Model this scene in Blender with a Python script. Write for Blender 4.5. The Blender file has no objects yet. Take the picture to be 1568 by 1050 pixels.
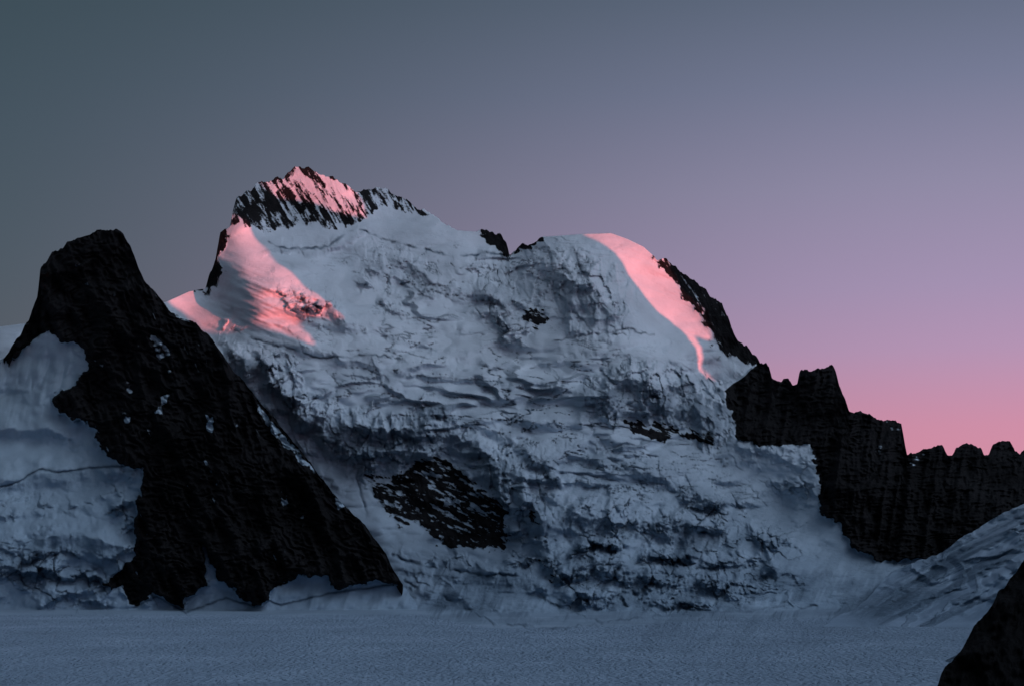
import bpy, math, numpy as np, time
T0=time.time()
sc=bpy.context.scene
sc.view_settings.view_transform='Standard'
try: sc.view_settings.look='None'
except: pass
sc.view_settings.exposure=0
# ------------------------------------------------------------------ camera model
F=2154.0; PITCH=math.radians(8.06); CH=150.0
cam_d=bpy.data.cameras.new('camera'); cam=bpy.data.objects.new('camera',cam_d)
sc.collection.objects.link(cam); sc.camera=cam
cam_d.sensor_width=36; cam_d.lens=36*F/1568; cam_d.clip_start=1; cam_d.clip_end=60000
cam.location=(0,0,CH); cam.rotation_euler=(math.pi/2+PITCH,0,0)
cP,sP=math.cos(PITCH),math.sin(PITCH)
def ray(px,py):
    u=(px-784)/F; v=(525-py)/F
    return u/(cP-v*sP),(sP+v*cP)/(cP-v*sP)      # dx/dy , dz/dy
def world(px,py,D):
    a,b=ray(px,py); return np.stack([a*D,D,CH+b*D],-1)
def ground_D(py,zg=0.0):
    b=ray(784,py)[1]
    return np.where(b<-0.004,(CH-zg)/np.maximum(-b,0.004),40000.)
def softmin(a,b,k):
    m=np.minimum(a,b); return m-k*np.log(np.exp(-(a-m)/k)+np.exp(-(b-m)/k))
# ------------------------------------------------------------------ noise
def h2(ix,iy,s):
    h=(ix*374761393+iy*668265263+s*144269504)&0xffffffff
    h=((h^(h>>13))*1274126177)&0xffffffff
    h=h^(h>>16); return (h&0xffffff)/float(0xffffff)
def vn(x,y,s=0):
    fx=np.floor(x);fy=np.floor(y);ix=fx.astype(np.int64);iy=fy.astype(np.int64)
    tx=x-fx;ty=y-fy;tx=tx*tx*tx*(tx*(tx*6-15)+10);ty=ty*ty*ty*(ty*(ty*6-15)+10)
    a=h2(ix,iy,s);b=h2(ix+1,iy,s);c=h2(ix,iy+1,s);d=h2(ix+1,iy+1,s)
    return (a+(b-a)*tx+(c-a)*ty+(a-b-c+d)*tx*ty)*2-1
def fbm(x,y,o=4,s=0,g=.5):
    r=0;a=1;t=0
    for i in range(o):
        r=r+a*vn(x,y,s+i*17); t+=a; a*=g
        x,y=x*1.62+y*1.18+3.1,-x*1.18+y*1.62+7.7
    return r/t
def afbm(x,y,o=4,s=0,g=.5):   # keeps anisotropy
    r=0;a=1;t=0
    for i in range(o):
        r=r+a*vn(x,y,s+i*17); t+=a; a*=g
        x,y=x*2.03+3.1+y*.12,y*2.03+7.7+x*.05
    return r/t
def ridged(x,y,o=4,s=0,g=.5):
    r=0;a=1;t=0
    for i in range(o):
        r=r+a*(1-2*np.abs(vn(x,y,s+i*17))); t+=a; a*=g
        x,y=x*2.03+3.1,y*2.03+7.7
    return r/t
def worley(x,y,s=0):
    fx=np.floor(x).astype(np.int64);fy=np.floor(y).astype(np.int64)
    f1=np.full(x.shape,9.);f2=np.full(x.shape,9.);cid=np.zeros(x.shape)
    for i in(-1,0,1):
        for j in(-1,0,1):
            cx=fx+i;cy=fy+j
            d=np.hypot(cx+h2(cx,cy,s)-x,cy+h2(cx,cy,s+5)-y)
            r=h2(cx,cy,s+9); n=d<f1
            f2=np.where(n,f1,np.minimum(f2,d)); cid=np.where(n,r,cid); f1=np.where(n,d,f1)
    return f1,f2,cid
def sst(a,b,x):
    t=np.clip((x-a)/(b-a),0,1); return t*t*(3-2*t)
def saw(ph,k=.32):
    """0..1 tooth: ph increases up-hill. Up the first k of the period is a steep face
    (surface comes forward), the rest a bench falling back."""
    f=ph-np.floor(ph)
    b=1-(f-k)/(1-k)
    return np.where(f<k,f/k,b*b*.4+b*.6), (f<k*1.05)*sst(0,k*.35,f)
def rbf(ctrl,X,Y):
    c=np.array(ctrl,float); s=300.
    px,py,d=c[:,0]/s,c[:,1]/s,c[:,2]
    def ph(r2): return .5*r2*np.log(r2+1e-9)
    n=len(c); A=np.zeros((n+3,n+3))
    A[:n,:n]=ph((px[:,None]-px)**2+(py[:,None]-py)**2)+np.eye(n)*.01
    A[:n,n]=1;A[:n,n+1]=px;A[:n,n+2]=py;A[n,:n]=1;A[n+1,:n]=px;A[n+2,:n]=py
    w=np.linalg.solve(A,np.concatenate([d,[0,0,0]]))
    R=w[n]+w[n+1]*X/s+w[n+2]*Y/s
    for i in range(n): R=R+w[i]*ph((X/s-px[i])**2+(Y/s-py[i])**2)
    return R
def sd_poly(X,Y,P):
    P=np.array(P,float); x0,y0=P.min(0)-40; x1,y1=P.max(0)+40
    out=np.full(X.shape,60.); m=(X>x0)&(X<x1)&(Y>y0)&(Y<y1)
    x=X[m];y=Y[m]; d=np.full(x.shape,1e9); ins=np.zeros(x.shape,bool)
    for i in range(len(P)):
        ax,ay=P[i-1];bx,by=P[i]; ex,ey=bx-ax,by-ay
        t=np.clip(((x-ax)*ex+(y-ay)*ey)/(ex*ex+ey*ey+1e-9),0,1)
        d=np.minimum(d,np.hypot(x-ax-t*ex,y-ay-t*ey))
        if ay!=by: ins^=((ay>y)!=(by>y))&(x<(bx-ax)*(y-ay)/(by-ay)+ax)
    out[m]=np.where(ins,-d,d); return out
def d_line(X,Y,P):
    P=np.array(P,float); out=np.full(X.shape,60.)
    x0,y0=P.min(0)-40; x1,y1=P.max(0)+40; m=(X>x0)&(X<x1)&(Y>y0)&(Y<y1)
    x=X[m];y=Y[m];d=np.full(x.shape,60.)
    for i in range(1,len(P)):
        ax,ay=P[i-1];bx,by=P[i]; ex,ey=bx-ax,by-ay
        t=np.clip(((x-ax)*ex+(y-ay)*ey)/(ex*ex+ey*ey+1e-9),0,1)
        d=np.minimum(d,np.hypot(x-ax-t*ex,y-ay-t*ey))
    out[m]=d; return out
def blob(X,Y,cx,cy,rx,ry,rot=0):
    c,s=math.cos(math.radians(rot)),math.sin(math.radians(rot))
    u=((X-cx)*c+(Y-cy)*s)/rx; v=(-(X-cx)*s+(Y-cy)*c)/ry
    return np.exp(-(u*u+v*v)**1.3)
def interp(P,x):
    P=np.array(P,float); return np.interp(x,P[:,0],P[:,1])
def cols(a,b,step,lo=-40,hi=1610):
    L=[];x=a
    while x<=b:
        L.append(x); x+=step if lo<x<hi else step*4
    return np.array(L)
# ------------------------------------------------------------------ materials
def N(nt,t,**k):
    n=nt.nodes.new(t)
    for a,v in k.items(): setattr(n,a,v)
    return n
def mth(nt,op,a,b=None,c=None,clamp=False):
    n=nt.nodes.new('ShaderNodeMath'); n.operation=op; n.use_clamp=clamp
    for i,v in enumerate((a,b,c)):
        if v is None: continue
        if isinstance(v,(int,float)): n.inputs[i].default_value=v
        else: nt.links.new(v,n.inputs[i])
    return n.outputs[0]
def mixc(nt,f,a,b):
    n=nt.nodes.new('ShaderNodeMix'); n.data_type='RGBA'
    if isinstance(f,(int,float)): n.inputs[0].default_value=f
    else: nt.links.new(f,n.inputs[0])
    for s,v in((6,a),(7,b)):
        if isinstance(v,tuple): n.inputs[s].default_value=(*v,1)
        else: nt.links.new(v,n.inputs[s])
    return n.outputs[2]
def noise(nt,co,scale,detail=5,rough=.6,vec=(1,1,1),rot=(0,0,0),dist=0):
    m=N(nt,'ShaderNodeMapping'); m.inputs['Scale'].default_value=vec; m.inputs['Rotation'].default_value=rot
    nt.links.new(co,m.inputs[0])
    n=N(nt,'ShaderNodeTexNoise'); n.inputs['Scale'].default_value=scale
    n.inputs['Detail'].default_value=detail; n.inputs['Roughness'].default_value=rough
    n.inputs['Distortion'].default_value=dist
    nt.links.new(m.outputs[0],n.inputs['Vector']); return n.outputs[0]
# snow darker and bluer low down: bare glacier, plus vignette dimming put into the colour
def terrain_mat(name,high=(.65,.73,.80),low=(.32,.43,.55),ice_shade=(.080,.130,.185),rock=(.009,.009,.0102),bump=1.0,ripple=False):
    m=bpy.data.materials.new(name); m.use_nodes=True; nt=m.node_tree; nt.nodes.clear()
    out=N(nt,'ShaderNodeOutputMaterial'); b=N(nt,'ShaderNodeBsdfPrincipled'); nt.links.new(b.outputs[0],out.inputs[0])
    co=N(nt,'ShaderNodeTexCoord').outputs['Object']
    sx=N(nt,'ShaderNodeSeparateXYZ'); nt.links.new(co,sx.inputs[0]); z=sx.outputs[2]
    ar=N(nt,'ShaderNodeAttribute',attribute_name='rock').outputs['Fac']
    ai=N(nt,'ShaderNodeAttribute',attribute_name='ice_shade').outputs['Fac']
    n1=noise(nt,co,.09,6,.65); n2=noise(nt,co,.006,5,.55); n3=noise(nt,co,.3,4,.7)
    rf=mth(nt,'MULTIPLY_ADD',mth(nt,'ADD',mth(nt,'SUBTRACT',ar,.5),mth(nt,'MULTIPLY',mth(nt,'SUBTRACT',n1,.5),.5)),6,.5,clamp=True)
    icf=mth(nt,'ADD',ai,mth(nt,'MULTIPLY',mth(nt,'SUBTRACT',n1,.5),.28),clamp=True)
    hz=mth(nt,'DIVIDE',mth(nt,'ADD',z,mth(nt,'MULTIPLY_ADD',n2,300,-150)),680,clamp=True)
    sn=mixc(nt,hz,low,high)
    sn=mixc(nt,mth(nt,'MULTIPLY_ADD',n2,2.4,-.75,clamp=True),mixc(nt,.78,(0,0,0),sn),sn)
    base=mixc(nt,icf,sn,ice_shade)  # bare icy walls and clefts, darkened to put missing shade contrast into the colour
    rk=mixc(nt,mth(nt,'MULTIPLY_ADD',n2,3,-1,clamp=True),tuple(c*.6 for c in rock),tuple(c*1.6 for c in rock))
    col=mixc(nt,rf,base,rk)
    nt.links.new(col,b.inputs['Base Color'])
    b.inputs['Roughness'].default_value=.9
    try: b.inputs['Specular IOR Level'].default_value=.1
    except: pass
    h=mth(nt,'ADD',mth(nt,'MULTIPLY',n1,mth(nt,'MULTIPLY_ADD',rf,6,1.8)),mth(nt,'MULTIPLY',n3,mth(nt,'MULTIPLY_ADD',rf,.6,.8)))
    h=mth(nt,'ADD',h,mth(nt,'MULTIPLY',mth(nt,'MULTIPLY',n1,ai),15))
    if ripple:
        r=noise(nt,co,.02,3,.5,vec=(.6,1,1),rot=(0,0,.12),dist=.8)
        w=noise(nt,co,.11,2,.5,vec=(.8,.5,1),rot=(0,0,.3),dist=1.4)
        h=mth(nt,'ADD',h,mth(nt,'ADD',mth(nt,'MULTIPLY',r,14),mth(nt,'MULTIPLY',w,15)))
    bp=N(nt,'ShaderNodeBump'); bp.inputs['Strength'].default_value=.8*bump; bp.inputs['Distance'].default_value=1
    nt.links.new(h,bp.inputs['Height']); nt.links.new(bp.outputs[0],b.inputs['Normal'])
    return m
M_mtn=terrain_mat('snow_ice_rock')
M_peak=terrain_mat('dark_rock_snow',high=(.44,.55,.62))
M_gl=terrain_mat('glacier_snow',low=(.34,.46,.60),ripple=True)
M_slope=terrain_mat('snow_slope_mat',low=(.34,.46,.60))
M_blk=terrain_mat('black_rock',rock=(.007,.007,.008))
# ------------------------------------------------------------------ mesh helper
def make(name,P,quads,rock,ice_shade,mat):
    used=np.unique(quads); rm=np.full(len(P),-1,np.int64); rm[used]=np.arange(len(used))
    P=P[used];quads=rm[quads];rock=rock[used];ice_shade=ice_shade[used]
    me=bpy.data.meshes.new(name); n=len(quads)
    me.vertices.add(len(P)); me.vertices.foreach_set('co',P.astype(np.float32).ravel())
    me.loops.add(n*4); me.loops.foreach_set('vertex_index',quads.astype(np.int32).ravel())
    me.polygons.add(n); me.polygons.foreach_set('loop_start',np.arange(0,n*4,4,dtype=np.int32))
    me.polygons.foreach_set('loop_total',np.full(n,4,np.int32))
    me.update(calc_edges=True)
    me.polygons.foreach_set('use_smooth',np.ones(n,bool))
    for nm,a in(('rock',rock),('ice_shade',ice_shade)):
        at=me.attributes.new(nm,'FLOAT','POINT'); at.data.foreach_set('value',a.astype(np.float32))
    me.materials.append(mat)
    ob=bpy.data.objects.new(name,me); sc.collection.objects.link(ob); return ob
def gridquads(nc,nr):
    i,j=np.meshgrid(np.arange(nc-1),np.arange(nr-1),indexing='ij')
    a=i*nr+j; return np.stack([a,a+1,a+nr+1,a+nr],-1).reshape(-1,4)
def sheet(pxs,top,bot,nr,depth,nb=14,drop=1.0):
    r=np.linspace(0,1,nr)
    k=np.exp(-.5*((np.arange(-60,61))/24.)**2); k/=k.sum()
    ts=np.convolve(np.pad(top,60,mode='edge'),k,'valid')
    X=np.repeat(pxs[:,None],nr,1)
    Y=ts[:,None]+(bot-ts)[:,None]*r[None]+(top-ts)[:,None]*(1-r[None])**6
    D,rock,ice_shade=depth(X,Y)
    P=world(X,Y,D)
    back=[]; tp=P[:,0]
    for k in range(nb,0,-1):
        s=8*(1.45**k-1)
        q=tp.copy(); sc_=(q[:,1]+s)/q[:,1]; q[:,0]*=sc_; q[:,1]*=sc_
        wob=fbm(pxs/23.+k*.3,pxs*0+k*.8,3,91)
        q[:,2]=np.maximum(tp[:,2]-s*drop*(.8+.4*wob),-30); back.append(q)
    P2=np.concatenate([np.stack(back,1),P],1)
    R2=np.concatenate([np.repeat(rock[:,:1],nb,1),rock],1); I2=np.concatenate([np.repeat(ice_shade[:,:1],nb,1),ice_shade],1)
    XX=np.concatenate([np.repeat(X[:,:1],nb,1),X],1); YY=np.concatenate([np.repeat(Y[:,:1],nb,1),Y],1)
    return P2,R2,I2,XX,YY,nb
def icefall(D,ice_shade,ch,X,Y,s,slope=0.0,big=44.):
    """broken seracs: cell-shifted stair teeth; the small breakage sits on the walls, benches stay smooth"""
    wx=fbm(X/40.,Y/40.,4,s)*20; wy=fbm(X/34.,Y/34.,4,s+3)*18
    Yt=-(Y-X*slope)
    f1,f2,c=worley((X+wx)/30.,(Y+wy)/34.,s+5)
    t1,w1=saw((Yt+wy*1.2)/big+c*.5,.36)
    a1=ch*(.35+.9*c)
    D=D-a1*t1*58
    g1,g2,c2=worley((X+wx*1.2)/10.,(Y+wy*1.2)/13.,s+9)
    t2,w2=saw((Yt+wy*1.7)/17.+c2*.6+c,.42)
    m2=ch*np.clip(.35+.9*w1+.5*fbm(X/26.,Y/22.,3,s+21),0,1.25)
    D=D-m2*t2*18*(.3+1.1*c2)
    D=D-m2*((c2>.45)*10.+(c2-.5)*10)                      # upstanding blocks
    h1,h2_,c3=worley((X+wx*1.4)/4.8,(Y+wy*1.4)/6.,s+29)
    D=D-m2*(.3+w1)*(c3-.5)*8
    fl=ridged((X+wx)/7.,(Y+wy)/17.,3,s+12,.55)
    D=D-ch*(w1*.8+w2*.25)*fl*6
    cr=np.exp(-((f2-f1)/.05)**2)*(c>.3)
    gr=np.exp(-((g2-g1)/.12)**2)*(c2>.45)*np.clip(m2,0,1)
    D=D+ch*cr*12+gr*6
    ice_shade=np.maximum(ice_shade,np.clip(ch*(w1*.9*(.35+.8*c)*(.75-.35*fl)+w2*.55*c2*(.35+w1)+cr*.7)+gr*.6-.03,0,.97))
    return D,ice_shade
# ------------------------------------------------------------------ main massif
SKY=[(-300,520),(0,500),(200,475),(255,462),(290,446),(314,442),(320,420),(330,395),(337,356),(345,348),(352,344),(358,318),(362,302),(372,296),(385,293),(392,281),(405,279),(418,279),(425,270),(432,272),(440,266),(448,258),(457,254),(470,257),(490,265),(510,272),(530,283),(545,293),(555,290),(565,288),(580,289),(592,291),(603,297),(615,302),(628,312),(640,319),(655,324),(665,329),(685,345),(700,353),(728,355),(745,352),(765,359),(775,370),(780,390),(788,383),(800,371),(808,375),(815,372),(832,363),(860,361),(900,358),(935,357),(960,366),(985,378),(1005,396),(1022,399),(1040,415),(1065,428),(1085,450),(1105,465),(1115,488),(1125,515),(1132,525),(1155,540),(1164,556),
(1173,556),(1178,560),(1182,577),(1196,584),(1200,578),(1208,578),(1213,588),(1221,586),(1225,568),(1243,567),(1258,564),(1274,559),(1280,570),(1286,590),(1300,628),(1308,634),(1318,629),(1330,632),(1345,641),(1366,643),(1380,647),(1384,670),(1389,696),(1410,691),(1425,685),(1444,682),(1450,697),(1458,697),(1463,687),(1480,678),(1490,680),(1502,684),(1507,695),(1514,694),(1520,678),(1530,674),(1547,675),(1554,690),(1562,696),(1568,690),(1600,670),(1700,700),(1950,720)]
pxs=cols(-300,1950,1.5)
top=interp(SKY,pxs)
rk_sky=np.interp(pxs,[310,315,345,690,700,730,735,780,790,830,835,1000,1005,1950],[0,1,1,1,0,0,1,1,1,.5,0,0,1,1])
top=top+rk_sky*(fbm(pxs/9.,pxs*0,4,3,.65)*6.5)*np.interp(pxs,[300,700,1164,1175],[1,1,1,.8])
bot=np.full(pxs.shape,1120.)
CT=[(-300,900,3700),(0,900,3650),(300,920,3600),(620,900,3400),(760,955,3060),(925,955,3050),(1150,935,3150),(1300,890,3350),(1568,870,3400),(1950,870,3400),
(700,850,3430),(860,860,3280),(1000,850,3330),(1150,850,3420),(600,800,3550),(500,700,3700),(700,700,3650),(800,720,3540),(900,700,3600),(1100,700,3750),(1200,760,3680),(1180,690,3730),(1245,690,3720),
(450,600,3780),(600,600,3780),(700,600,3800),(1000,590,3840),(1100,640,3830),(800,550,3930),(400,540,3850),(330,520,3950),
(450,490,3880),(520,500,3900),(600,480,4030),(700,480,4080),(800,480,4080),(900,470,4020),(900,385,4180),(900,358,4330),(830,365,4330),(960,368,4290),
(945,430,4110),(975,420,4225),(1000,440,4215),(1000,400,4240),(985,490,4020),(1030,490,4150),(1100,490,4130),(1070,520,4120),(1050,548,3990),(1160,560,4110),(1105,545,4080),(1080,577,4130),(1035,578,3960),(1110,600,4010),
(780,395,4480),(640,318,4600),(457,255,4650),(360,305,4520),(400,352,4420),(340,355,4300),(372,345,4220),(318,435,4280),(365,430,3990),(420,430,3950),(260,463,4100),(500,400,4260),(600,400,4300),(700,405,4280),(600,350,4480),(500,330,4480),(-300,520,4300),(0,500,4200),
(1275,560,3960),(1300,830,3460),(1420,850,3480),(1300,700,3650),(1380,647,3900),(1450,750,3650),(1568,690,3920),(1568,780,3600),(1950,720,3900)]
RIDGE=[(1164,500),(1166,558),(1140,575),(1108,600),(1122,640),(1131,672),(1165,684),(1205,682),(1244,679),(1249,720),(1256,785),(1285,800),(1300,830),(1325,845),(1352,858),(1420,856),(1470,826),(1568,772),(1720,700),(2000,900),(2000,500)]
ROCKS=[
([(338,350),(352,335),(356,285),(395,265),(455,240),(490,250),(545,280),(580,275),(620,295),(690,347),(650,330),(615,326),(585,318),(566,335),(520,350),(490,345),(440,350),(400,358),(380,350),(366,338)],.60,'d'),
([(420,285),(452,263),(490,268),(535,290),(556,315),(560,336),(520,326),(480,312),(440,302)],-.22,'n'),
([(300,442),(326,392),(332,350),(352,340),(349,370),(334,400),(345,418),(325,446)],1.0,'n'),
([(732,350),(765,350),(785,372),(781,396),(768,388),(745,372)],.95,'n'),
([(783,392),(798,365),(832,358),(836,366),(815,374),(795,386)],.9,'n'),
([(1000,392),(1025,390),(1065,418),(1105,450),(1130,500),(1170,540),(1166,562),(1140,552),(1105,546),(1092,520),(1078,490),(1048,455),(1020,418)],.85,'d'),
([(798,474),(832,472),(842,492),(824,504),(800,492)],.68,'h'),
([(562,722),(600,735),(640,700),(684,698),(722,735),(770,770),(782,820),(776,845),(740,838),(690,832),(640,797),(610,805),(575,765)],.68,'h'),
([(958,640),(1030,648),(1036,670),(1000,674),(965,656)],.72,'h'),
([(1036,660),(1095,660),(1094,680),(1045,674)],.74,'h'),
([(805,770),(830,800),(850,850),(870,900),(845,890),(815,840)],.2,'n'),
([(640,788),(700,830),(712,845),(680,836),(645,806)],.4,'h'),
]
CLIFFS=[
([(905,612),(940,588),(965,580),(1000,586),(1060,602),(1110,612),(1132,626)],64,28,95,.8),
([(735,438),(770,420),(800,418),(850,424),(910,436),(950,446),(970,470)],66,45,80,.5),
([(560,398),(600,402),(640,410),(690,440),(745,448),(790,470)],32,26,48,.5),
([(700,400),(760,405),(830,400),(900,405),(940,420)],22,40,20,.1),
([(345,536),(380,545),(430,590),(470,622),(530,655),(560,662),(600,660),(655,650),(700,664),(745,690),(790,722),(812,765),(840,800)],64,30,110,.85),
([(560,572),(620,570),(700,580),(780,578),(860,592)],15,34,26,.3),
([(780,645),(840,640),(910,655),(960,680)],14,30,28,.35),
([(800,705),(860,700),(940,705),(1010,730),(1100,760)],22,30,40,.5),
([(640,625),(720,640),(800,680),(860,740)],18,30,30,.35),
([(840,770),(900,780),(980,800),(1060,800),(1130,830)],34,30,56,.6),
([(840,850),(900,850),(960,870),(1040,880),(1130,890)],30,25,46,.55),
([(1120,682),(1165,690),(1205,687),(1250,684)],40,25,30,.15),
([(400,385),(430,380),(490,384),(530,368),(560,352)],12,18,22,.35),
([(640,446),(660,443),(690,447)],16,10,26,.0),
([(430,440),(470,450),(500,462),(530,488)],22,14,36,.35),
([(1040,572),(1085,568),(1120,572),(1155,578)],22,12,14,.3),
([(700,860),(740,870),(800,880),(850,900)],22,16,30,.4),
([(440,520),(520,545),(600,560),(660,556)],14,28,26,.3),
([(860,540),(940,535),(1010,548),(1060,558)],12,30,20,.2),
([(540,500),(600,512),(660,530),(740,535)],12,26,20,.25),
([(380,590),(420,640),(470,690),(520,740)],26,20,34,.4),
([(1080,760),(1120,780),(1170,830),(1190,880)],26,20,34,.4),
([(620,895),(700,915),(780,940),(860,945)],12,14,16,.35),
]
GROOVES=[([(412,372),(440,380),(500,378),(545,352),(600,370),(640,380),(690,393),(740,388),(775,393)],1.8,10,1.),
([(845,522),(900,515),(960,505),(1000,512)],1.5,7,.7),
([(355,505),(420,530),(500,548),(560,545),(600,545)],1.6,8,.8),
([(640,575),(680,580),(740,582)],1.3,6,.7),([(880,515),(960,512)],1.2,5,.5),
([(600,850),(660,868),(720,880),(790,878)],2.2,14,1.),([(790,425),(793,450)],1.5,8,.6),
([(700,600),(730,612),(790,640)],1.2,6,.7),([(930,700),(980,735),(990,760)],1.4,7,.7),
([(800,900),(860,930),(925,950)],2.6,14,.9),([(560,690),(545,730),(560,790)],2,9,.5),([(820,720),(835,770),(880,840)],2.,10,.6),([(900,470),(912,440)],1.6,8,.5),
([(620,888),(700,922),(760,956),(850,962),(925,952)],2.0,10,.8),([(930,950),(1040,938),(1150,935),(1250,925)],1.8,7,.6)]
CHAOS=[(590,450,34,54,20,1),(765,490,42,50,0,1),(480,468,58,22,30,.8),(430,590,90,34,38,.9),(600,690,85,40,0,1),(760,740,56,50,35,1),(1030,625,100,30,5,.85),(990,845,190,70,14,1.),(880,750,110,44,24,.8),(825,830,44,80,-15,1.1),(1110,820,100,70,28,1.),(1215,730,44,50,0,.4),(890,465,70,28,0,.35),(690,870,70,26,10,.4),(1100,620,45,22,0,.7),(680,450,40,20,0,.5),(930,600,30,36,0,.7),(870,890,60,36,10,.9),(1020,900,140,34,2,.9)]
def main_depth(X,Y):
    D=rbf(CT,X,Y)
    wx=fbm(X/40.,Y/40.,3,11)*9; wy=fbm(X/40.,Y/40.,3,23)*9
    Xw=X+wx*1.2;Yw=Y+wy*1.2
    rock=np.zeros_like(X); ice_shade=np.zeros_like(X); ch=np.zeros_like(X)
    jx=fbm(X/11.,Y/11.,4,18,.65)*8
    ridge_sd=sd_poly(X+wx*.6+jx,Y+wy*.6-jx*.8,RIDGE)
    ridge_m=sst(2.5,-2.5,ridge_sd)
    calm=1-blob(X,Y,1010,440,75,75,40)*.75          # smooth wind-packed edge of the dome
    for lip,hb,ha,A,ic in CLIFFS:
        L=np.array(lip,float)
        m=(X>L[0,0]-60)&(X<L[-1,0]+60)&(Y>L[:,1].min()-ha-70)&(Y<L[:,1].max()+hb+70)
        x=X[m];y=Y[m]
        hv=hb*(1+.5*fbm(x/35.,x*0,3,int(A)+5))
        _,_,cc=worley((x+wx[m])/13.,(y+wy[m])/30.,int(A)+55)
        ly=np.interp(x,L[:,0],L[:,1])+fbm(x/36.,y/40.,5,int(A)+hb,.6)*hb*.5+(cc-.5)*hb*.3
        s=ly-y
        e=32.; fade=sst(L[0,0]-e,L[0,0]+e,x)*sst(L[-1,0]+e,L[-1,0]-e,x)*np.clip(.8+.8*fbm(x/40.,y/90.,3,int(A)+15),.1,1.2)*calm[m]
        f=np.where(s<0,np.clip(1+s/hv,0,1),np.clip(1-s/ha,0,1)); f=f*f*(3-2*f)*.4+f*.6
        D[m]-=A*f*fade
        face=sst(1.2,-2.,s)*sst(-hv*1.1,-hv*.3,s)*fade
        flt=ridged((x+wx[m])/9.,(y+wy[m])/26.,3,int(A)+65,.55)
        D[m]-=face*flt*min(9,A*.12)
        ice_shade[m]=np.maximum(ice_shade[m],ic*face*(.75-.3*flt+.35*fbm(x/10.,y/14.,3,int(A)+25))); ch[m]=np.maximum(ch[m],face*min(1,A/60.)*.5)  # wall faces: icy tone with shade painted in
    for cx,cy,rx,ry,ro,a in CHAOS: ch=np.maximum(ch,a*blob(Xw,Yw,cx,cy,rx,ry,ro))
    ch*=(1-ridge_m)
    low=blob(X,Y,1010,840,240,115,16)
    ch*=sst(-.25,.35,fbm(X/46.,Y/36.,4,77)+.08+.2*low)*1.15
    D,ice_shade=icefall(D,ice_shade,ch,X,Y,300,.14)
    # general snow relief: broad bulges and hollows
    D+=(fbm(X/130.,Y/70.,3,51)*50+fbm(X/44.,Y/22.,3,53,.5)*8)*calm
    act=np.clip(blob(X,Y,800,640,430,270,10),0,1)*(1-ridge_m)*calm
    D+=-np.abs(fbm(X/80.,Y/40.,3,57,.5))*62*act
    # wind-carved flutes on the shoulder and on the dome's edge
    sh_=blob(X,Y,410,470,140,60,18)+.4*blob(X,Y,1030,440,90,60,45)
    D+=afbm((X+Y*.3)/60.,(Y-X*.42)/9.,3,58,.5)*13*sh_
    mid=blob(X,Y,780,620,330,120,8)+.6*blob(X,Y,640,430,200,60,0)+.5*blob(X,Y,850,400,120,40)
    mid=np.clip(mid,0,1)*(1-ridge_m)*calm
    ph=-(Y-(X-800)*.13)/46.+afbm(X/170.,Y/60.,4,61,.5)*2.6
    t,w=saw(ph,.24); am=sst(-.1,.45,afbm(X/110.,Y/40.,3,63))*1.2
    D-=mid*t*38*am; ice_shade=np.maximum(ice_shade,w*mid*am*.5)
    ph=-(Y-(X-800)*.15)/17.+afbm(X/80.,Y/30.,4,65,.55)*2.0
    t,w=saw(ph,.3); am=sst(.05,.5,afbm(X/70.,Y/30.,3,67))*1.2
    D-=mid*t*10*am; ice_shade=np.maximum(ice_shade,w*mid*am*.35)
    # crevasses
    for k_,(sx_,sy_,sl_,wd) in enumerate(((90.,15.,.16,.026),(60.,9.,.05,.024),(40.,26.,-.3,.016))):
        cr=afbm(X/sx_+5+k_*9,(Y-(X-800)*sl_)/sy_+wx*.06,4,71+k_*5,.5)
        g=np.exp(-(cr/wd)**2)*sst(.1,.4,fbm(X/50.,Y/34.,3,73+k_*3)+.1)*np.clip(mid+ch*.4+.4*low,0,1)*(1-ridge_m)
        D+=g*9; ice_shade=np.maximum(ice_shade,g)
    # flow-parallel ribs low on the icefall
    cr=afbm((X+Y*.7)/24.+wx*.05,(Y-X*.5)/80.,4,75,.5)
    D+=(cr*22+np.abs(afbm((X+Y*.7)/11.,(Y-X*.5)/40.,3,76))*7)*low
    ice_shade=np.maximum(ice_shade,low*np.clip(cr*1.3,0,.5))
    # avalanche-runnelled apron at the foot
    ap=sst(840,890,Y)*(1-ridge_m)*sst(580,640,X)
    rn=afbm((X+Y*.4)/16.,(Y-X*.2)/60.,4,78,.55)
    D+=ap*(rn*14+fbm(X/60.,Y/14.,4,79)*16)
    ice_shade=np.maximum(ice_shade,ap*np.clip(.15+rn*.8+.5*fbm(X/40.,Y/16.,3,80),0,.45)*sst(960,935,Y))
    for P_,w_,dp,ic in GROOVES:
        d=d_line(X+wx*.5+fbm(X/7.,Y/7.,2,6)*2,Y+wy*.5+fbm(X/7.,Y/7.,2,8)*2.5,P_); gg=np.exp(-(d/w_)**2)*np.clip(.6+.9*fbm(X/14.,Y/14.,2,5),.0,1)
        D+=gg*dp; ice_shade=np.maximum(ice_shade,gg*ic)
    # rock
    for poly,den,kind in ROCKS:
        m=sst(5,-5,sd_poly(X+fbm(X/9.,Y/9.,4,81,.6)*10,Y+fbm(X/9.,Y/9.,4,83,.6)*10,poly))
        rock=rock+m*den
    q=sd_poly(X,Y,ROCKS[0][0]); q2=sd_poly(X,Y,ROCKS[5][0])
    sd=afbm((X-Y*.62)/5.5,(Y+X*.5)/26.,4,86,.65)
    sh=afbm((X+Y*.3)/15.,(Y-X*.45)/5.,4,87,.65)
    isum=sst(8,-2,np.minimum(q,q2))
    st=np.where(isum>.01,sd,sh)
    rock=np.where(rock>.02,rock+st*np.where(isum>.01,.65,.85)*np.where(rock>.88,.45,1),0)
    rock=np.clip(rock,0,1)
    D+=rock*(ridged((X-Y*.3)/11.,(Y+X*.1)/22.,4,88,.6)*-9)
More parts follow.
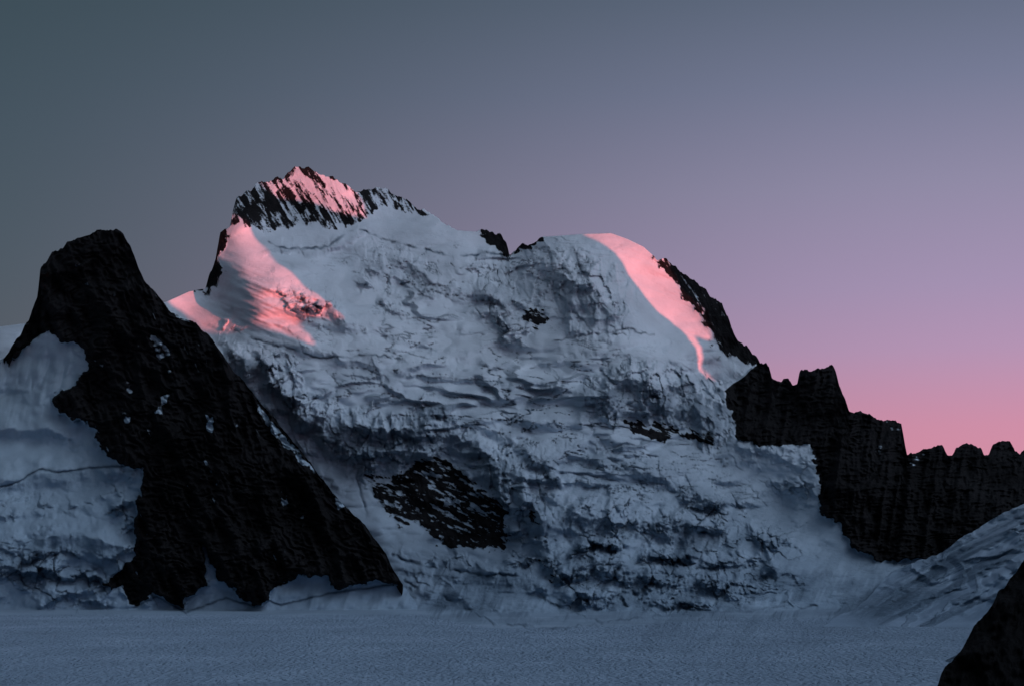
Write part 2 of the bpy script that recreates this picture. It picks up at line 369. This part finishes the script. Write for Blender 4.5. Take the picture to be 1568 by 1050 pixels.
    # right ridge: towers, gullies, ledges
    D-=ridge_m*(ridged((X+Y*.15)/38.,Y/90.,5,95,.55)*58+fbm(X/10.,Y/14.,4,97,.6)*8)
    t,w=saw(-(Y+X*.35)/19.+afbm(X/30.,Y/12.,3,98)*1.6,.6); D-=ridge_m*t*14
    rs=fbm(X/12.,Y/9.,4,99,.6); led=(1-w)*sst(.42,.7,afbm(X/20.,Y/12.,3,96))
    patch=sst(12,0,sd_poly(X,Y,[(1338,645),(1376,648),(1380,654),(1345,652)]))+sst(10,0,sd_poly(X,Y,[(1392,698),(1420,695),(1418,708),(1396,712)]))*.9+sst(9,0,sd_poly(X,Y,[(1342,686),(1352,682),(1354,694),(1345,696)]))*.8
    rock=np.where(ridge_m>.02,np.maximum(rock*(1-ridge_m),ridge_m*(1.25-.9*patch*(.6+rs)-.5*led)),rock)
    D=softmin(D,ground_D(Y,0),24.)
    return D,np.clip(rock,0,1.3),np.clip(ice_shade,0,1)
P,R,I,XX,YY,nb=sheet(pxs,top,bot,590,main_depth)
nc,nr=XX.shape
q=gridquads(nc,nr); cx=XX.ravel()[q].mean(1); cy=YY.ravel()[q].mean(1)
isR=(sd_poly(cx,cy,RIDGE)<0); isR|=(cx>1166)&(cy<700)&(sd_poly(cx,cy,RIDGE)<6)
foot=np.interp(cx,[-300,300,620,760,930,1150,1300,1950],[935,935,935,962,958,945,945,945])
isG=cy>foot
Pf=P.reshape(-1,3);Rf=R.ravel();If=I.ravel()
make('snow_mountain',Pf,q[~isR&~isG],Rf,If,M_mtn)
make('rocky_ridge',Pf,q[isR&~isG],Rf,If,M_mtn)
gq=q[isG]
gx=np.concatenate([np.linspace(-26000,-3000,14),np.linspace(-2600,2600,60),np.linspace(3000,26000,14)]); gy=np.concatenate([np.linspace(-20000,-1500,12),np.linspace(-1200,5000,60),np.linspace(5600,30000,14)])
GX,GY=np.meshgrid(gx,gy,indexing='ij'); GP=np.stack([GX,GY,-6+fbm(GX/900.,GY/900.,3,7)*2],-1).reshape(-1,3)
off=len(Pf)
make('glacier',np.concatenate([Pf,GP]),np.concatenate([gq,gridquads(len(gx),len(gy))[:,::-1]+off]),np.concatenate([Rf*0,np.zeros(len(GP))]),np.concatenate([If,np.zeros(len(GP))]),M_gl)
S_pts=[(P[:,nb:].reshape(-1,3),XX[:,nb:].ravel(),YY[:,nb:].ravel(),R[:,nb:].ravel(),True)]
print('main',time.time()-T0)
# ------------------------------------------------------------------ left rock peak
SK2=[(-300,640),(-100,590),(0,552),(8,548),(25,520),(45,490),(57,455),(62,408),(72,398),(80,386),(95,380),(103,370),(118,365),(130,364),(145,357),(155,352),(165,350),(178,351),(188,358),(200,377),(208,398),(213,412),(222,432),(238,447),(250,462),(262,478),(280,488),(300,495),(325,520),(345,550),(380,593),(420,640),(470,700),(510,755),(560,805),(590,845),(603,872),(612,888),(625,905),(640,930)]
px2=cols(-300,640,1.6); top2=interp(SK2,px2)+fbm(px2/10.,px2*0+9,4,13,.6)*np.interp(px2,[0,60,590,640],[4.5,5.5,3.5,0])
bot2=np.full(px2.shape,975.)
ROCK2=[(-320,700),(-60,600),(-10,556),(20,545),(75,505),(90,525),(125,530),(135,560),(110,590),(80,608),(90,630),(140,650),(160,690),(190,710),(222,715),(210,760),(205,800),(210,850),(175,880),(155,895),(170,900),(185,890),(205,925),(225,920),(238,903),(262,925),(282,932),(286,908),(318,893),(308,830),(316,838),(332,882),(352,895),(375,922),(405,924),(415,903),(450,882),(505,882),(512,905),(545,897),(575,884),(590,893),(622,892),(660,880),(540,700),(320,440),(160,240),(-20,300),(-320,500)]
CT2=[(170,350,3640),(60,420,3640),(0,552,3640),(-300,650,3640),(240,447,3560),(345,550,3470),(470,700,3370),(612,890,3230),(300,930,3170),(100,940,3180),(0,940,3180),(-300,940,3180),(215,740,3330),(100,600,3520),(130,480,3540),(250,600,3420),(300,700,3330),(400,800,3250),(100,715,3440),(0,715,3440),(100,860,3260),(0,860,3260),(450,850,3215)]
SN2=[([(230,513),(248,520),(262,544),(244,550),(234,536)],1.0),([(247,606),(259,603),(248,634),(237,632)],1.2),([(386,612),(400,622),(420,650),(446,678),(484,722),(476,722),(438,684),(410,656)],1.3),([(316,632),(327,636),(325,662),(314,657)],1.1),([(138,542),(156,556),(153,580),(139,562)],.7),([(183,616),(201,640),(192,659)],.9),([(265,472),(285,482),(292,494),(272,488)],1.1),([(86,628),(142,636),(166,694),(112,664)],.6),([(510,754),(530,775),(518,781)],1.1),([(187,582),(208,592),(196,606)],.8),([(225,654),(242,662),(230,676)],.9),([(305,698),(320,705),(344,750),(333,746)],.8),([(202,726),(217,760),(211,794),(197,760)],.6),([(427,746),(445,770),(434,778)],.9),([(240,558),(264,566),(257,576)],.75),([(168,698),(202,716),(180,714)],.7),([(354,638),(364,642),(361,670)],.7),([(170,438),(180,446),(174,464)],.6),([(459,778),(472,800),(461,806)],.75)]
def left_depth(X,Y):
    D=rbf(CT2,X,Y)
    w1=fbm(X/14.,Y/14.,4,111,.6)*7; w2=fbm(X/14.,Y/14.,4,113,.6)*7
    rm=sst(3,-3,sd_poly(X+w1*1.3,Y+w2*1.3,ROCK2))
    D-=rm*(18+ridged((X-Y*.35)/60.,(Y+X*.3)/130.,5,115,.52)*72+fbm((X-Y*.3)/13.,Y/22.,4,117,.55)*12)
    t,w=saw(-(Y-X*.55)/22.+afbm(X/30.,Y/16.,3,118)*1.8,.6); D-=rm*t*17
    sn=0
    for p,a in SN2: sn=sn+a*sst(4,-2,sd_poly(X+w1*.7,Y+w2*.7,p))*(.85+.5*fbm(X/7.,Y/7.,2,114))
    streak=afbm((X-Y*.45)/6.,(Y+X*.4)/34.,3,121,.5)
    rock=rm*(1.28-sn-.8*sst(.42,.66,streak)*sst(.05,.5,fbm(X/50.,Y/50.,2,123))-.7*(1-w)*sst(.5,.7,afbm(X/22.,Y/12.,3,124)))
    s=1-rm
    ice_shade=np.zeros_like(X)
    D+=s*(fbm(X/70.,Y/40.,3,125)*34+np.abs(afbm((X+Y*.2)/22.,Y/70.,3,126))*-22*sst(700,560,Y)+afbm((X+Y*.3)/18.,Y/40.,4,127)*9*sst(860,910,Y))
    ch=np.maximum(blob(X,Y,100,880,140,42,5)*1.1,.9*blob(X,Y,190,790,30,70))+.3*blob(X,Y,60,790,90,30)+.2*blob(X,Y,120,560,40,50)
    ch=ch*s*sst(-.35,.25,fbm(X/40.,Y/32.,3,128))
    D,ice_shade=icefall(D,ice_shade,ch,X,Y,340,.05,38.)
    for L,hb,ha,A,ic in(([(-300,760),(0,738),(60,718),(120,722),(190,712),(230,720)],30,30,44,.45),([(-300,850),(0,835),(80,815),(150,822),(210,850)],50,30,66,.6),([(0,590),(60,600),(90,600)],20,20,15,.1),([(-300,660),(0,650),(80,660),(150,690)],20,36,22,.15),([(0,780),(80,775),(200,765)],16,30,22,.2)):
        L=np.array(L,float); sdd=np.interp(X,L[:,0],L[:,1])+fbm(X/24.,Y/34.,4,int(A))*10-Y
        f=np.where(sdd<0,np.clip(1+sdd/hb,0,1),np.clip(1-sdd/ha,0,1))
        fd=sst(L[-1,0]+15,L[-1,0]-15,X)*s*np.clip(.8+.7*fbm(X/40.,Y/60.,3,int(A)+3),.1,1.2)
        face=sst(2,-3,sdd)*sst(-hb*1.1,-hb*.4,sdd)*fd
        flt=ridged((X+w1)/9.,(Y+w2)/24.,3,int(A)+9)
        D-=A*f*fd+face*flt*5; ice_shade=np.maximum(ice_shade,ic*face*(.8-.35*flt))
    for L in ([(380,905),(430,926),(505,908),(560,900),(612,892)],[(205,930),(240,912),(285,938),(345,915),(390,928)]):
        g=np.exp(-(d_line(X+w1*.3,Y+w2*.3,L)/1.6)**2); D+=g*6; ice_shade=np.maximum(ice_shade,g*.7*s)
    g=np.exp(-(d_line(X+w1*.4,Y+w2*.4,[(0,745),(30,736),(60,718),(90,722),(120,718),(190,712)])/1.8)**2)
    D+=g*8; ice_shade=np.maximum(ice_shade,g*.9)
    D=softmin(D,ground_D(Y,np.interp(Y,[930,960],[2.5,-5])),12.)
    return D,np.clip(rock,0,1.3),np.clip(ice_shade,0,1)
P2,R2,I2,X2,Y2,nb2=sheet(px2,top2,bot2,440,left_depth,drop=1.3)
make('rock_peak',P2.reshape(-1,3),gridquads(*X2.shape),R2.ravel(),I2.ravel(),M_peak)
S_pts.append((P2[:,nb2:].reshape(-1,3),X2[:,nb2:].ravel(),Y2[:,nb2:].ravel(),R2[:,nb2:].ravel(),False))
# ------------------------------------------------------------------ right snow slope
SK3=[(1180,985),(1250,962),(1300,935),(1340,900),(1365,874),(1395,860),(1420,853),(1440,846),(1470,826),(1510,800),(1568,770),(1700,700),(1950,600)]
px3=cols(1180,1950,1.6); top3=interp(SK3,px3)+fbm(px3/22.,px3*0+4,4,133,.55)*7; bot3=np.full(px3.shape,1100.)
CT3=[(1180,975,2750),(1300,930,3050),(1400,860,3300),(1568,770,3250),(1950,600,3200),(1568,900,2750),(1568,1000,2300),(1400,960,2750),(1300,960,2650),(1950,1000,2200),(1568,1100,1700)]
def slope_depth(X,Y):
    D=rbf(CT3,X,Y)
    w=fbm(X/30.,Y/30.,3,141)*8
    D+=afbm((X+Y*1.2)/80.,(Y+X*.6)/34.,4,143,.5)*55+afbm((X+Y*1.3)/20.,(Y+X*.5)/9.,4,145,.6)*11
    t,w_=saw(-(Y+(X-1400)*.62)/52.+afbm(X/80.,Y/40.,4,146)*1.8,.34); D-=t*26
    mor=np.maximum(blob(X+w,Y+w,1375,922,75,22,-14),.8*blob(X+w,Y,1440,870,70,10,-32))
    n=fbm((X+Y)/14.,(Y+X*.3)/6.,4,147,.6)
    rock=np.clip(mor*(.26+.4*n),0,.45)
    ice_shade=np.clip(mor*.75+w_*.3*sst(1290,1420,X)+.5*sst(.1,.5,afbm((X+Y*1.4)/40.,(Y+X*.45)/11.,4,149,.6))*sst(1290,1420,X),0,.75)
    D=softmin(D,ground_D(Y,np.interp(Y,[950,975],[2.5,-5])),40.)
    return D,rock,ice_shade
P3,R3,I3,X3,Y3,nb3=sheet(px3,top3,bot3,200,slope_depth,drop=.8)
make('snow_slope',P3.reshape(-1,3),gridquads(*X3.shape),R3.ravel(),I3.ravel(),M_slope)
# ------------------------------------------------------------------ near black rock spur
SK4=[(1395,1150),(1430,1062),(1437,1045),(1442,1028),(1470,998),(1480,980),(1492,958),(1508,940),(1518,928),(1530,905),(1545,890),(1568,858),(1650,760),(1950,520)]
px4=cols(1395,1950,1.6); top4=interp(SK4,px4)+fbm(px4/9.,px4*0+6,4,153,.6)*5; bot4=np.full(px4.shape,1700.)
def spur_depth(X,Y):
    D=620+(1000-Y)*.28-(X-1568)*.1
    D-=ridged((X+Y*.3)/60.,Y/80.,5,155)*14+fbm(X/14.,Y/14.,4,157)*4
    D=softmin(D,ground_D(Y,-2),10.)
    return D,np.ones_like(X)*1.2,np.zeros_like(X)
P4,R4,I4,X4,Y4,nb4=sheet(px4,top4,bot4,200,spur_depth,drop=1.5)
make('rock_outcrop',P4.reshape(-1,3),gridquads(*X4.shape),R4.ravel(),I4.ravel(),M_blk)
# ------------------------------------------------------------------ sun + added unseen range, skyline fitted so its shadow leaves only the tops lit
AZ=math.radians(45); EL=math.radians(2.5)
S=np.array([math.cos(AZ)*math.cos(EL),-math.sin(AZ)*math.cos(EL),math.sin(EL)])
LIT=[[(405,285),(440,262),(457,248),(490,258),(530,278),(550,300),(562,334),(520,328),(490,314),(465,308),(425,304)],
[(345,362),(368,338),(380,345),(400,372),(432,415),(475,445),(530,482),(520,492),(470,480),(455,495),(492,532),(440,512),(370,492),(352,515),(335,540),(300,490),(258,464),(258,450),(310,455),(365,440),(345,415)],
[(940,352),(990,372),(1014,400),(1042,440),(1077,480),(1094,524),(1050,508),(1005,476),(970,440),(950,395)],
[(1055,566),(1080,562),(1092,572),(1092,592),(1070,584)]]
DOCC=1200.
TT=[];WW=[];LL=[];CC=[]
for p,x,y,rk,mm in S_pts:
    vis=(x>-20)&(x<1590)&(y<960)
    p=p[vis];x=x[vis];y=y[vis];rk=rk[vis]
    t=p[:,0]*math.sin(AZ)+p[:,1]*math.cos(AZ); d=p[:,0]*math.cos(AZ)-p[:,1]*math.sin(AZ)
    l=np.zeros(len(x),bool); c=np.where(rk>.8,.12,1.)
    if mm:
        for pl in LIT: l|=sd_poly(x,y,pl)<0
        c=np.where(sd_poly(x,y,LIT[3])<0,2.5,c)
    TT.append(t);WW.append(p[:,2]+math.tan(EL)*(DOCC-d));LL.append(l);CC.append(c)
TT=np.concatenate(TT);WW=np.concatenate(WW);LL=np.concatenate(LL);CC=np.concatenate(CC)
bw=10.; tb=np.arange(1000,4600,bw); H=[]
for t in tb:
    m=(TT>=t-bw*.5)&(TT<t+bw*.5)
    if m.sum()<20: H.append(900.);continue
    w=WW[m];l=LL[m];cc=CC[m]; o=np.argsort(w); w=w[o];l=l[o];cc=cc[o]
    cl=np.cumsum(cc*l); cu=np.cumsum(cc*~l)
    c=np.concatenate([[0],cl])*.95+cu[-1]-np.concatenate([[0],cu]); k=int(np.argmin(c))
    H.append(w[k]-1 if k<len(w) else w[-1]+40)
H=np.array(H)
H=np.array([np.median(H[max(0,i-1):i+2]) for i in range(len(H))])
print('H',[(int(a),int(b)) for a,b in zip(tb[215:245],H[215:245])])
to=np.concatenate([np.arange(-9000,1000,200),tb,np.arange(4700,9000,200)]).astype(float)
Ho=np.interp(to,tb,H,left=H[0],right=max(H[-1],900))
ks=np.array([-2200,-1500,-900,-500,-250,-110,-40,0,40,110,250,500,900,1500,2200.])
KK,T2=np.meshgrid(ks,to)
Zo=Ho[:,None]-np.abs(KK)*.62*(1+.25*fbm(KK/300.,T2/300.,3,201)); Zo=np.maximum(Zo,-40)
Xo=(DOCC+KK)*math.cos(AZ)+T2*math.sin(AZ); Yo=-(DOCC+KK)*math.sin(AZ)+T2*math.cos(AZ)
dc=np.hypot(Xo,Yo); Zo=np.where(dc<900,np.minimum(Zo,-40+ (dc/900.)**3*200),Zo)
nT,nK=KK.shape
make('shadow_range',np.stack([Xo,Yo,Zo],-1).reshape(-1,3),gridquads(nT,nK),np.clip(.5+.9*fbm(T2/200.,KK/200.,3,203),0,1).ravel(),np.zeros(nT*nK),M_peak)  # out-of-view ridge added to block the sun, crest shaped by the wanted shadow
sl=bpy.data.lights.new('sun','SUN'); sl.energy=5.0; sl.angle=math.radians(.25); sl.color=(1,.17,.14)
so=bpy.data.objects.new('sun',sl); sc.collection.objects.link(so)
from mathutils import Vector
so.rotation_euler=Vector(S).to_track_quat('Z','Y').to_euler(); so.location=(3000,-2000,3000)
# ------------------------------------------------------------------ world
W=bpy.data.worlds.new('World'); sc.world=W; W.use_nodes=True; nt=W.node_tree; nt.nodes.clear()
wo=N(nt,'ShaderNodeOutputWorld'); bg=N(nt,'ShaderNodeBackground'); nt.links.new(bg.outputs[0],wo.inputs[0])
tc=N(nt,'ShaderNodeTexCoord').outputs['Generated']
sp=N(nt,'ShaderNodeSeparateXYZ'); nt.links.new(tc,sp.inputs[0]); x,y,z=sp.outputs
def lin(c): return tuple(((v/255+.055)/1.055)**2.4 if v>10 else v/255/12.92 for v in c)
def ramp(stops):
    r=N(nt,'ShaderNodeValToRGB'); e=r.color_ramp.elements
    for i,(p,c) in enumerate(stops):
        el=e[i] if i<2 else e.new(p)
        el.position=p; el.color=(*lin(c),1)
    nt.links.new(z,r.inputs[0]); return r.outputs[0]
sd=lambda a: math.sin(math.radians(a))
rR=ramp([(0,(222,140,155)),(sd(4.5),(206,142,168)),(sd(7.5),(180,147,180)),(sd(10),(164,145,178)),(sd(14),(144,138,166)),(sd(18),(117,122,148)),(sd(21.7),(95,105,126)),(sd(45),(44,58,80)),(1,(30,44,68))])
rL=ramp([(0,(84,90,94)),(sd(6),(74,86,94)),(sd(11.4),(68,83,93)),(sd(16),(63,79,90)),(sd(21.7),(56,73,82)),(sd(45),(37,52,70)),(1,(30,44,68))])
hyp=mth(nt,'SQRT',mth(nt,'ADD',mth(nt,'MULTIPLY',x,x),mth(nt,'MULTIPLY',y,y)))
saz=mth(nt,'DIVIDE',x,mth(nt,'MAXIMUM',hyp,.001))
mr=N(nt,'ShaderNodeMapRange'); mr.interpolation_type='SMOOTHSTEP'; nt.links.new(saz,mr.inputs[0])
mr.inputs[1].default_value=-.46; mr.inputs[2].default_value=.38
grad=mixc(nt,mr.outputs[0],rL,rR)
vd=N(nt,'ShaderNodeVectorMath',operation='DOT_PRODUCT'); nt.links.new(tc,vd.inputs[0]); vd.inputs[1].default_value=(.64,-.40,.655)
gl=mth(nt,'POWER',mth(nt,'MAXIMUM',vd.outputs['Value'],0),8.0)
sk=N(nt,'ShaderNodeTexSky'); sk.sky_type='NISHITA'; sk.sun_disc=False; sk.sun_elevation=EL; sk.sun_rotation=math.radians(135)
def vmul(c,f):
    n=N(nt,'ShaderNodeVectorMath',operation='SCALE')
    if isinstance(c,tuple): n.inputs[0].default_value=c
    else: nt.links.new(c,n.inputs[0])
    if isinstance(f,(int,float)): n.inputs['Scale'].default_value=f
    else: nt.links.new(f,n.inputs['Scale'])
    return n.outputs[0]
def vadd(a,b):
    n=N(nt,'ShaderNodeVectorMath',operation='ADD'); nt.links.new(a,n.inputs[0]); nt.links.new(b,n.inputs[1]); return n.outputs[0]
tot=vadd(vadd(grad,vmul((1.42,1.66,1.98),gl)),vmul(sk.outputs[0],.003))
nt.links.new(tot,bg.inputs[0]); bg.inputs[1].default_value=1.0
print('done',time.time()-T0)
